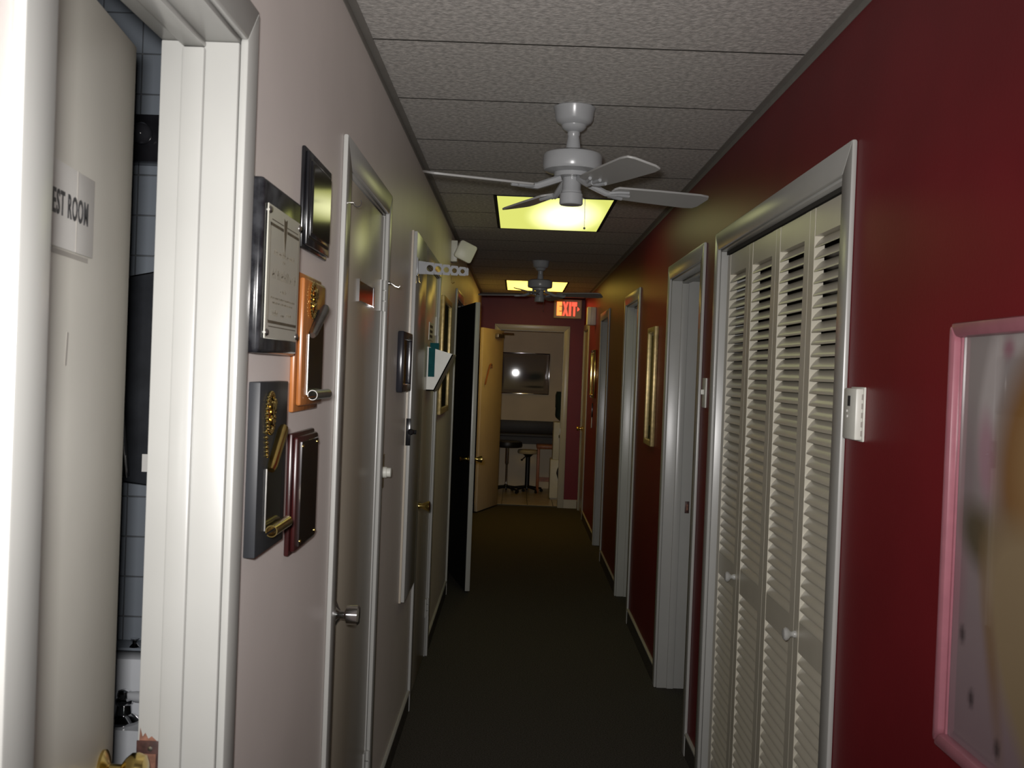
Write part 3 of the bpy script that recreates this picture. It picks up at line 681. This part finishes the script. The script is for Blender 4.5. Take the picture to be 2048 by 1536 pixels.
# ---------------------------------------------------------------- tall cupboard and garment arm on left wall
t = thing('wall_cupboard', 'tall shallow cupboard door raised off the floor, bolt on its edge', 'cupboard', (0, 4.46, .61))
part('cupboard_body', MB().box(0, .008, 4.262, 4.70, .612, 2.128), M['door'], t)
part('cupboard_door', MB().box(.008, .022, 4.265, 4.695, .615, 2.125), M['trim'], t, bev=.002)
bl = part('bolt_plate', MB().box(.004, .0235, 4.259, 4.2645, 1.255, 1.365), M['black'], t, bev=.001, label='black bolt plate')
part('bolt_knob', MB().lathe([(.006, 0), (.006, .010), (.012, .016), (.013, .024), (.008, .031)], (.018, 4.262, 1.312), (.35, -.94, 0), 16), M['black'], t, smooth=True, label='glossy black bolt knob')
part('bolt_rod', MB().tube([(.02, 4.262, 1.312), (.045, 4.268, 1.310)], .009, 10), M['black'], t, smooth=True)
t = thing('garment_arm', 'perforated white garment arm sticking out from the tall cupboard', 'hook rail', (.022, 4.29, 1.98))
poly = [(0, -.030), (.20, -.020), (.207, -.012), (.207, .010), (.20, .018), (0, .030)]
arm = MB(); D = Vector((.2, .05, -.006)).normalized()
# plate with five holes: ring cells built as a strip
bmA = bmesh.new()
L_ = .21
cent = [.050+.034*k for k in range(5)]
def edge_h(s): return (.027-.010*s/L_)
cells = [0.033]+[c_+.017 for c_ in cent]
for i, c_ in enumerate(cent):
    s0, s1 = cells[i], cells[i+1]; rr = .0138-.0012*i; n = 16; ring = []; outer = []
    for k in range(n):
        a = 2*PI*k/n+PI/n; ring.append((c_+rr*math.cos(a), rr*math.sin(a)))
        ca, sa = math.cos(a), math.sin(a); hx = (s1-s0)/2; hz = edge_h(c_)
        q = min(hx/max(abs(ca), 1e-6), hz/max(abs(sa), 1e-6)); outer.append((c_+q*ca, q*sa))
    for k in range(n):
        a0, a1, b0, b1 = ring[k], ring[(k+1) % n], outer[k], outer[(k+1) % n]
        q = [a0, b0, b1, a1]
        arm.add([tuple(D*p[0]+Vector((.0005, -.0018, p[1]))) for p in q]+[tuple(D*p[0]+Vector((-.0005, .0018, p[1]))) for p in q],
                [(0, 1, 2, 3), (7, 6, 5, 4), (0, 4, 5, 1), (1, 5, 6, 2), (2, 6, 7, 3), (3, 7, 4, 0)])
for s0, s1 in ((0, .033), (cells[-1], cells[-1]+.008)):
    h0, h1 = edge_h(s0), edge_h(s1)*(.8 if s0 > .1 else 1)
    q = [(s0, -h0), (s1, -h1), (s1, h1), (s0, h0)]
    arm.add([tuple(D*p[0]+Vector((.0005, -.0018, p[1]))) for p in q]+[tuple(D*p[0]+Vector((-.0005, .0018, p[1]))) for p in q],
            [(0, 1, 2, 3), (7, 6, 5, 4), (0, 4, 5, 1), (1, 5, 6, 2), (2, 6, 7, 3), (3, 7, 4, 0)])
aM = Matrix.Translation((.024, 4.30, 1.982)); arm.xf(aM)
part('perforated_plate', arm, M['white'], t)
part('flange', MB().box(.022, .027, 4.27, 4.33, 1.945, 2.02), M['white'], t, bev=.001)
p0 = aM @ (D*.14+Vector((0, 0, -.024)))
part('brass_hook', MB().tube([p0, p0+Vector((0, 0, -.022)), p0+Vector((.006, 0, -.03)), p0+Vector((.014, 0, -.024))], .0022, 6), M['brass'], t, smooth=True)
p0 = aM @ (D*.005+Vector((0, 0, -.028)))
part('brass_hook', MB().tube([p0, p0+Vector((.003, 0, -.03)), p0+Vector((.008, 0, -.034))], .0022, 6), M['brass'], t, smooth=True)

# ---------------------------------------------------------------- door 3: leaflet holder and notice
t = thing('leaflet_holder', 'wall pocket holding teal leaflets on the closed farther door', 'leaflet holder', (-.004, 5.36, 1.46))
ya, yb = 5.24, 5.50
part('pocket', MB().prism([(-.004, 1.46), (.035, 1.46), (.125, 1.645), (.119, 1.648), (.032, 1.466), (-.004, 1.466)], ya, yb, 'y')
     .prism([(-.004, 1.46), (.035, 1.46), (.125, 1.645), (-.004, 1.68)], ya, ya+.004, 'y').prism([(-.004, 1.46), (.035, 1.46), (.125, 1.645), (-.004, 1.68)], yb-.004, yb, 'y'), M['plastic'], t)
part('leaflet', MB().box(.002, .034, ya-.003, ya-.001, 1.53, 1.675), M['teal'], t, label='teal leaflet')
part('leaflet', MB().box(.005, .05, ya+.03, ya+.034, 1.49, 1.70), M['teal'], t, label='teal leaflet')
t = thing('notice', 'small pale notice above the leaflet holder', 'notice', (-.004, 5.40, 1.72))
nn = part('card', MB().box(-.004, -.002, 5.27, 5.52, 1.715, 1.805), M['sign'], t)
mb = MB()
for k in range(3): mb.box(-.002, -.0016, 5.31, 5.47, 1.728+.025*k, 1.742+.025*k)
part('printed_marks', mb, M['inkblack'], nn)

# ---------------------------------------------------------------- emergency light head on left wall
t = thing('flood_light', 'tilted square white flood light head on a bracket high on the left wall', 'lamp', (0, 6.70, 2.32))
part('wall_box', MB().box(0, .04, 6.64, 6.76, 2.252, 2.385), M['plastic'], t, bev=.004)
hd = MB().prism([(-.058, -.048), (-.048, -.058), (.048, -.058), (.058, -.048), (.058, .048), (.048, .058), (-.048, .058), (-.058, .048)], -.03, .03, 'y')
hd.xf(Matrix.Translation((.090, 6.64, 2.315)) @ Matrix.Rotation(math.radians(24), 4, 'Y') @ Matrix.Rotation(math.radians(12), 4, 'Z'))
part('lamp_head', hd, M['plastic'], t, bev=.006)
part('swivel', MB().tube([(.03, 6.70, 2.31), (.075, 6.66, 2.315)], .012, 10), M['plastic'], t, smooth=True)
part('thumb_screw', MB().lathe([(.007, 0), (.007, .012)], (.146, 6.645, 2.33), (1, 0, 0), 10), M['plastic'], t, smooth=True)

# ---------------------------------------------------------------- right wall fittings
t = thing('thermostat', 'ivory wall thermostat on the maroon wall beside the louvered closet', 'thermostat', (W, 2.345, 1.505))
part('base', MB().box(W, W-.005, 2.300, 2.392, 1.446, 1.566), M['plastic'], t, bev=.002)
part('cover', MB().box(W-.005, W-.022, 2.303, 2.389, 1.449, 1.563), M['plastic'], t, bev=.004)
part('display', MB().box(W-.0215, W-.0225, 2.340, 2.358, 1.523, 1.546), M['inkblack'], t)
part('button', MB().lathe([(.003, 0), (.003, .002)], (W-.022, 2.360, 1.512), (-1, 0, 0), 10), M['sign'], t)
part('button', MB().lathe([(.003, 0), (.003, .002)], (W-.022, 2.357, 1.500), (-1, 0, 0), 10), M['sign'], t)
vt = MB()
for k in range(5): vt.box(W-.005, W-.009, 2.3022, 2.3032, 1.458+.02*k, 1.470+.02*k)
part('vent_slots', vt, M['tape'], t)
t = thing('light_switch', 'ivory light switch plate between the closet and the next doorway', 'switch', (W, 4.265, 1.515))
part('wall_plate', MB().box(W, W-.006, 4.225, 4.305, 1.455, 1.575), M['plastic'], t, bev=.002)
part('toggle', MB().box(W-.006, W-.018, 4.260, 4.270, 1.508, 1.528), M['plastic'], t, bev=.001)
t = thing('wall_box', 'cream box mounted high on the maroon wall near the exit sign', 'wall box', (W, 10.53, 2.06))
part('housing', MB().box(W, W-.088, 10.47, 10.60, 2.065, 2.245), M['plastic'], t, bev=.008)
part('cover_seam', MB().box(W-.050, W-.053, 10.468, 10.602, 2.068, 2.242), M['tape'], t)
t = thing('hanging_strap', 'slim dark strap with pale tag on the maroon wall below the brass edged picture', 'strap', (W, 10.45, 1.04))
part('strap', MB().box(W, W-.012, 10.43, 10.455, 1.13, 1.29), M['black'], t, bev=.002)
part('tag', MB().box(W-.004, W-.012, 10.425, 10.46, 1.045, 1.15), M['sign'], t, bev=.002)

# ---------------------------------------------------------------- exit sign
t = thing('exit_sign', 'lit red EXIT sign above the kitchen doorway', 'exit sign', (1.0, Y1, 2.22))
part('housing', MB().box(.845, 1.168, Y1-.06, Y1, 2.215, 2.435), M['exitface'], t, bev=.004)
fp = part('face_plate', MB().box(.855, 1.158, Y1-.063, Y1-.06, 2.224, 2.426), M['exitface'], t, bev=.001, seg=1)
xs = [(.878, .938), (.946, 1.012), (1.020, 1.044), (1.052, 1.110)]
for ch_, (a, b) in zip('EXIT', xs):
    q = fit(text_mb(ch_, .15, .002, .012), a, b, 2.245, 2.405)
    q.v = [(p_[0], Y1-.064-p_[2], p_[1]) for p_ in q.v]
    part('letter', q, M['exithot' if ch_ == 'E' else 'exitred'], fp, label='glowing red letter %s' % ch_)
part('arrow', MB().prism([(1.118, 2.300), (1.118, 2.350), (1.142, 2.325)], Y1-.066, Y1-.063, 'y'), M['exitred'], fp, label='glowing red arrow')

# ---------------------------------------------------------------- hanging crook on the kitchen door
ca, sa = math.cos(math.radians(-106.8)), math.sin(math.radians(-106.8))
def on_d6(lx, ly, z): return Vector((EX0+.006+lx*ca-ly*sa, Y1-.016+lx*sa+ly*ca, z))
pts = [on_d6(.70, .05, 1.43), on_d6(.56, .05, 1.60)]+[on_d6(.53-.028*math.cos(a), .05, 1.615+.028*math.sin(a)) for a in [PI*k/8 for k in range(0, 9)][::-1][2:]]
pts = [on_d6(.66, .05, 1.42), on_d6(.545, .05, 1.60), on_d6(.52, .05, 1.635), on_d6(.485, .05, 1.65), on_d6(.455, .05, 1.635), on_d6(.45, .05, 1.60)]
t = thing('crook_handle', 'brown crook handled stick hanging on the open kitchen door', 'stick', pts[0])
part('stick', MB().tube(pts, .008, 8), M['wood'], t, smooth=True)
part('peg', MB().tube([on_d6(.49, .033, 1.638), on_d6(.49, .07, 1.642)], .006, 8), M['steel'], t, smooth=True)

# ---------------------------------------------------------------- kitchen things
t = thing('framed_picture', 'silver framed picture on the kitchen wall with a bright glint', 'picture', (.53, 14.295, 1.27))
t.rotation_euler = (math.radians(-.16), 0, math.radians(.0))
fx0, fx1, fz0, fz1 = .165, .885, 0.0, .56; fw = .014
for poly in ([(fx0, fz0), (fx1, fz0), (fx1-fw, fz0+fw), (fx0+fw, fz0+fw)], [(fx0, fz1), (fx0+fw, fz1-fw), (fx1-fw, fz1-fw), (fx1, fz1)],
             [(fx0, fz0), (fx0+fw, fz0+fw), (fx0+fw, fz1-fw), (fx0, fz1)], [(fx1, fz0), (fx1, fz1), (fx1-fw, fz1-fw), (fx1-fw, fz0+fw)]):
    part('frame_rail', MB().prism([(a-.53, b) for a, b in poly], -.03, -.006, 'y'), M['chrome'], t, bev=.004, local=True)
def land(u, v):
    if u < .09 or u > .90 or v < .10 or v > .88: return (.26, .21, .16)
    c_ = mixc((.34, .30, .20), (.24, .20, .17), v)
    c_ = mixc(c_, (.08, .09, .08), blob(u, v, .72, .42, .20, .10, .1, .5)); c_ = mixc(c_, (.13, .09, .09), blob(u, v, .45, .45, .15, .14, 0, .6))
    c_ = mixc(c_, (.40, .36, .24), blob(u, v, .22, .28, .2, .14, .3, .6)); c_ = mixc(c_, (.06, .06, .05), blob(u, v, .75, .17, .2, .025, 0, .5))
    c_ = mixc(c_, (.11, .08, .09), blob(u, v, .115, .45, .02, .36, 0, .4))
    return c_
t.location = (.53, 14.295, 1.275)
g = grid_print('print', t, M['print2'], (.53+fx0-.53+.01, 14.295-.012, 1.275+.01), (fx1-fx0-.02, 0, 0), (0, 0, fz1-.02), 50, 40, land)
t = thing('kitchen_counter', 'dark wall mounted counter with backsplash in the kitchen', 'counter', (.5, 14.1, .64))
part('worktop', MB().box(-.55, 1.55, 13.94, 14.298, .715, .75), M['counter'], t, bev=.004)
part('backsplash', MB().box(-.55, 1.55, 14.28, 14.298, .75, .915), M['counter'], t, bev=.002)
part('apron', MB().box(-.55, 1.55, 13.97, 13.99, .62, .715), M['counter'], t)
def star_base(t, x, y, r, zc, m):
    b = part('star_base', MB().lathe([(.035, zc+.02), (.03, zc+.06), (.022, zc+.07)], (x, y, 0), (0, 0, 1), 16), m, t, smooth=True)
    for k in range(5):
        a = 2*PI*k/5+.3; ex, ey = x+r*math.cos(a), y+r*math.sin(a)
        part('base_leg', MB().tube([(x, y, zc+.045), (ex, ey, zc+.02)], [.018, .012], 8), m, b, smooth=True)
        part('caster', MB().lathe([(.018, -.010), (.022, -.006), (.022, .006), (.018, .010)], (ex, ey, .0225), (math.sin(a), -math.cos(a), 0), 12), M['vinyl'], b, smooth=True)
t = thing('swivel_stool', 'black swivel stool with chrome post under the kitchen counter', 'stool', (.355, 13.72, 0), group='kitchen stools')
part('seat', MB().lathe([(.15, .585), (.19, .592), (.198, .62), (.19, .66), (.15, .672), (.01, .674)], (.355, 13.72, 0), (0, 0, 1), 28), M['vinyl'], t, smooth=True)
part('post', MB().lathe([(.014, .08), (.014, .36), (.024, .37), (.024, .585)], (.355, 13.72, 0), (0, 0, 1), 14), M['chrome'], t, smooth=True)
star_base(t, .355, 13.72, .24, .03, M['vinyl'])
t = thing('swivel_stool', 'cream topped swivel stool with black post in the kitchen', 'stool', (.63, 13.80, 0), group='kitchen stools')
part('seat', MB().lathe([(.10, .505), (.135, .51), (.142, .53), (.13, .555), (.01, .56)], (.63, 13.80, 0), (0, 0, 1), 28), M['cream'], t, smooth=True)
part('post', MB().lathe([(.030, .08), (.030, .46), (.06, .49), (.08, .505)], (.63, 13.80, 0), (0, 0, 1), 16), M['vinyl'], t, smooth=True)
part('lever', MB().tube([(.60, 13.79, .47), (.555, 13.75, .43)], .007, 8).sphere((.55, 13.745, .425), .014, 8, 6), M['vinyl'], t, smooth=True)
star_base(t, .63, 13.80, .2, .03, M['vinyl'])
t = thing('wooden_stool', 'brown wooden stool with square legs beside the water cooler', 'stool', (.88, 13.80, 0), group='kitchen stools')
part('seat', MB().box(.735, 1.03, 13.64, 13.95, .585, .635), M['wood'], t, bev=.012)
for xx in (.748, .985):
    for yy in (13.655, 13.905): part('leg', MB().box(xx, xx+.033, yy, yy+.033, 0, .59), M['wood'], t, bev=.003)
for yy in (13.66, 13.915): part('stretcher', MB().box(.78, .985, yy, yy+.02, .16, .19), M['wood'], t)
for xx in (.755, .99): part('stretcher', MB().box(xx, xx+.02, 13.688, 13.905, .22, .25), M['wood'], t)
t = thing('water_cooler', 'white water cooler with dark bottle inside the kitchen doorway', 'water cooler', (1.06, 13.2, 0))
part('cabinet', MB().box(.925, 1.22, 13.06, 13.36, .50, .965), M['plastic'], t, bev=.01)
part('lower_cabinet', MB().box(.900, 1.23, 13.04, 13.37, .02, .50), M['plastic'], t, bev=.01)
part('foot', MB().box(.91, 1.22, 13.05, 13.36, 0, .02), M['tape'], t)
part('bottle', MB().lathe([(.05, .95), (.06, .97), (.12, 1.02), (.13, 1.05), (.127, 1.14), (.133, 1.15), (.133, 1.30), (.12, 1.345), (.02, 1.35)], (1.07, 13.21, 0), (0, 0, 1), 24), M['bottle'], t, smooth=True)
part('spout', MB().tube([(1.0, 13.06, .80), (1.0, 13.03, .80), (1.0, 13.02, .775)], .01, 8), M['vinyl'], t, smooth=True)
t = thing('black_bag', 'small black bag hanging at the side of the water cooler', 'bag', (1.02, 13.02, .26))
part('bag', MB().prism([(.975, .34), (1.0, .26), (1.08, .26), (1.09, .42), (1.03, .44), (.99, .40)], 12.99, 13.038, 'y'), M['vinyl'], t, bev=.012)
part('handle', MB().tube([(1.03, 13.015, .43), (1.035, 13.015, .50), (1.05, 13.015, .52), (1.065, 13.015, .50), (1.07, 13.015, .43)], .004, 6), M['vinyl'], t, smooth=True)

# ---------------------------------------------------------------- rest room things seen through the gap
t = thing('vanity_light', 'black vanity light bar with one dark globe bulb on the tiled wall', 'lamp', (-.46, 2.51, 2.03))
part('bar', MB().box(-.70, -.28, 2.455, 2.514, 2.028, 2.138), M['black'], t, bev=.003)
part('bulb', MB().sphere((-.444, 2.43, 2.088), .026, 18, 12), M['bulb'], t, smooth=True)
part('socket', MB().lathe([(.018, 0), (.016, .02)], (-.444, 2.455, 2.088), (0, -1, 0), 14), M['black'], t, smooth=True)
t = thing('towel_dispenser', 'black towel dispenser with slanted chrome edge on the tiled wall', 'dispenser', (-.40, 2.51, 1.27))
part('body', MB().prism([(-.56, 1.300), (-.26, 1.270), (-.26, 1.792), (-.56, 1.728)], 2.38, 2.513, 'y'), M['dispenser'], t, bev=.004)
part('top_edge', MB().tube([(-.555, 2.378, 1.727), (-.262, 2.378, 1.790)], .0018, 6), M['chrome'], t)
fp = part('front_flap', MB().prism([(-.52, 1.30), (-.422, 1.30), (-.425, 1.33), (-.456, 1.60), (-.52, 1.60)], 2.355, 2.379, 'y'), M['black'], t, bev=.003)
part('chrome_edge', MB().tube([(-.456, 2.354, 1.60), (-.441, 2.354, 1.46), (-.425, 2.354, 1.33), (-.422, 2.356, 1.30)], .003, 8), M['chrome'], fp, smooth=True)
part('label_tag', MB().box(-.396, -.372, 2.377, 2.3795, 1.312, 1.352), M['sign'], t)
t = thing('wash_basin', 'white wall mounted wash basin with chrome tap behind the rest room door', 'basin', (-.46, 2.40, .6))
bs = MB(); xc, yc = -.46, 2.30
bs.box(-.74, -.18, 2.44, 2.512, .64, .868)
part('back_ledge', bs, M['porcelain'], t, bev=.008)
prof_o = []
bw = MB(); n = 28
rings = [(.28, .235, .58, 0), (.285, .24, .730, 0), (.275, .23, .738, 0), (.235, .17, .732, -.03), (.20, .14, .655, -.03), (.10, .08, .605, -.03), (.02, .02, .60, -.03)]
vs_ = []
for rx, ry, z, dy in rings:
    for k in range(n):
        a = 2*PI*k/n; q = 3.2
        cx_ = abs(math.cos(a))**(2/q)*math.copysign(1, math.cos(a)); sy_ = abs(math.sin(a))**(2/q)*math.copysign(1, math.sin(a))
        vs_.append((xc+rx*cx_, 2.21+dy+ry*sy_, z))
fs = [(j*n+k, j*n+(k+1) % n, (j+1)*n+(k+1) % n, (j+1)*n+k) for j in range(len(rings)-1) for k in range(n)]
fs += [tuple(range(n))[::-1], tuple((len(rings)-1)*n+k for k in range(n))]
bw.add(vs_, fs)
part('bowl', bw, M['porcelain'], t, smooth=True)
hx, hy, hz = -.424, 2.395, .735
tp = part('tap_handle', MB().lathe([(.036, 0), (.036, .006), (.028, .014), (.018, .02), (.016, .04), (.019, .044), (.019, .052), (.014, .056), (.016, .062), (.014, .072), (.004, .076)], (hx, hy, hz), (0, 0, 1), 24), M['chrome'], t, smooth=True)
part('lever', MB().tube([(hx+.012, hy-.002, hz+.062), (hx+.03, hy-.01, hz+.063), (hx+.06, hy-.02, hz+.065), (hx+.085, hy-.03, hz+.067)], [.009, .012, .012, .015], 12), M['porcelain'], tp, smooth=True, label='white lever')
part('tap_handle', MB().lathe([(.036, 0), (.036, .006), (.028, .014), (.018, .02), (.016, .05), (.019, .056), (.004, .066)], (hx-.2, hy, hz), (0, 0, 1), 24), M['chrome'], t, smooth=True)
part('spout', MB().tube([(hx-.1, hy, hz), (hx-.1, hy, hz+.09), (hx-.1, hy-.03, hz+.12), (hx-.1, hy-.09, hz+.11), (hx-.1, hy-.11, hz+.08)], .011, 12), M['chrome'], t, smooth=True)
t = thing('soap_shelf', 'thin glass soap shelf above the wash basin', 'shelf', (-.45, 2.49, .885))
part('shelf', MB().box(-.68, -.24, 2.44, 2.513, .886, .893), M['mat_blue'], t, bev=.002)
part('bracket', MB().lathe([(.012, 0), (.005, .008), (.005, .016), (.010, .020)], (-.425, 2.452, .893), (0, 0, 1), 12), M['chrome'], t, smooth=True)

# added fill lamp, dim, warm and out of view, brightens the kitchen
t = thing('added_fill_lamp', 'unseen warm fill lamp added to brighten the kitchen', 'ceiling light', (.5, 13.4, H))
part('base', MB().lathe([(.11, 0), (.11, .02), (.09, .03)], (.5, 13.4, H-.002), (0, 0, -1), 24), M['white'], t, smooth=True)
part('fill_dome', MB().lathe([(.13, .03), (.135, .045), (.12, .075), (.08, .10), (.02, .11)], (.5, 13.4, H-.002), (0, 0, -1), 28), M['dome'], t, smooth=True)
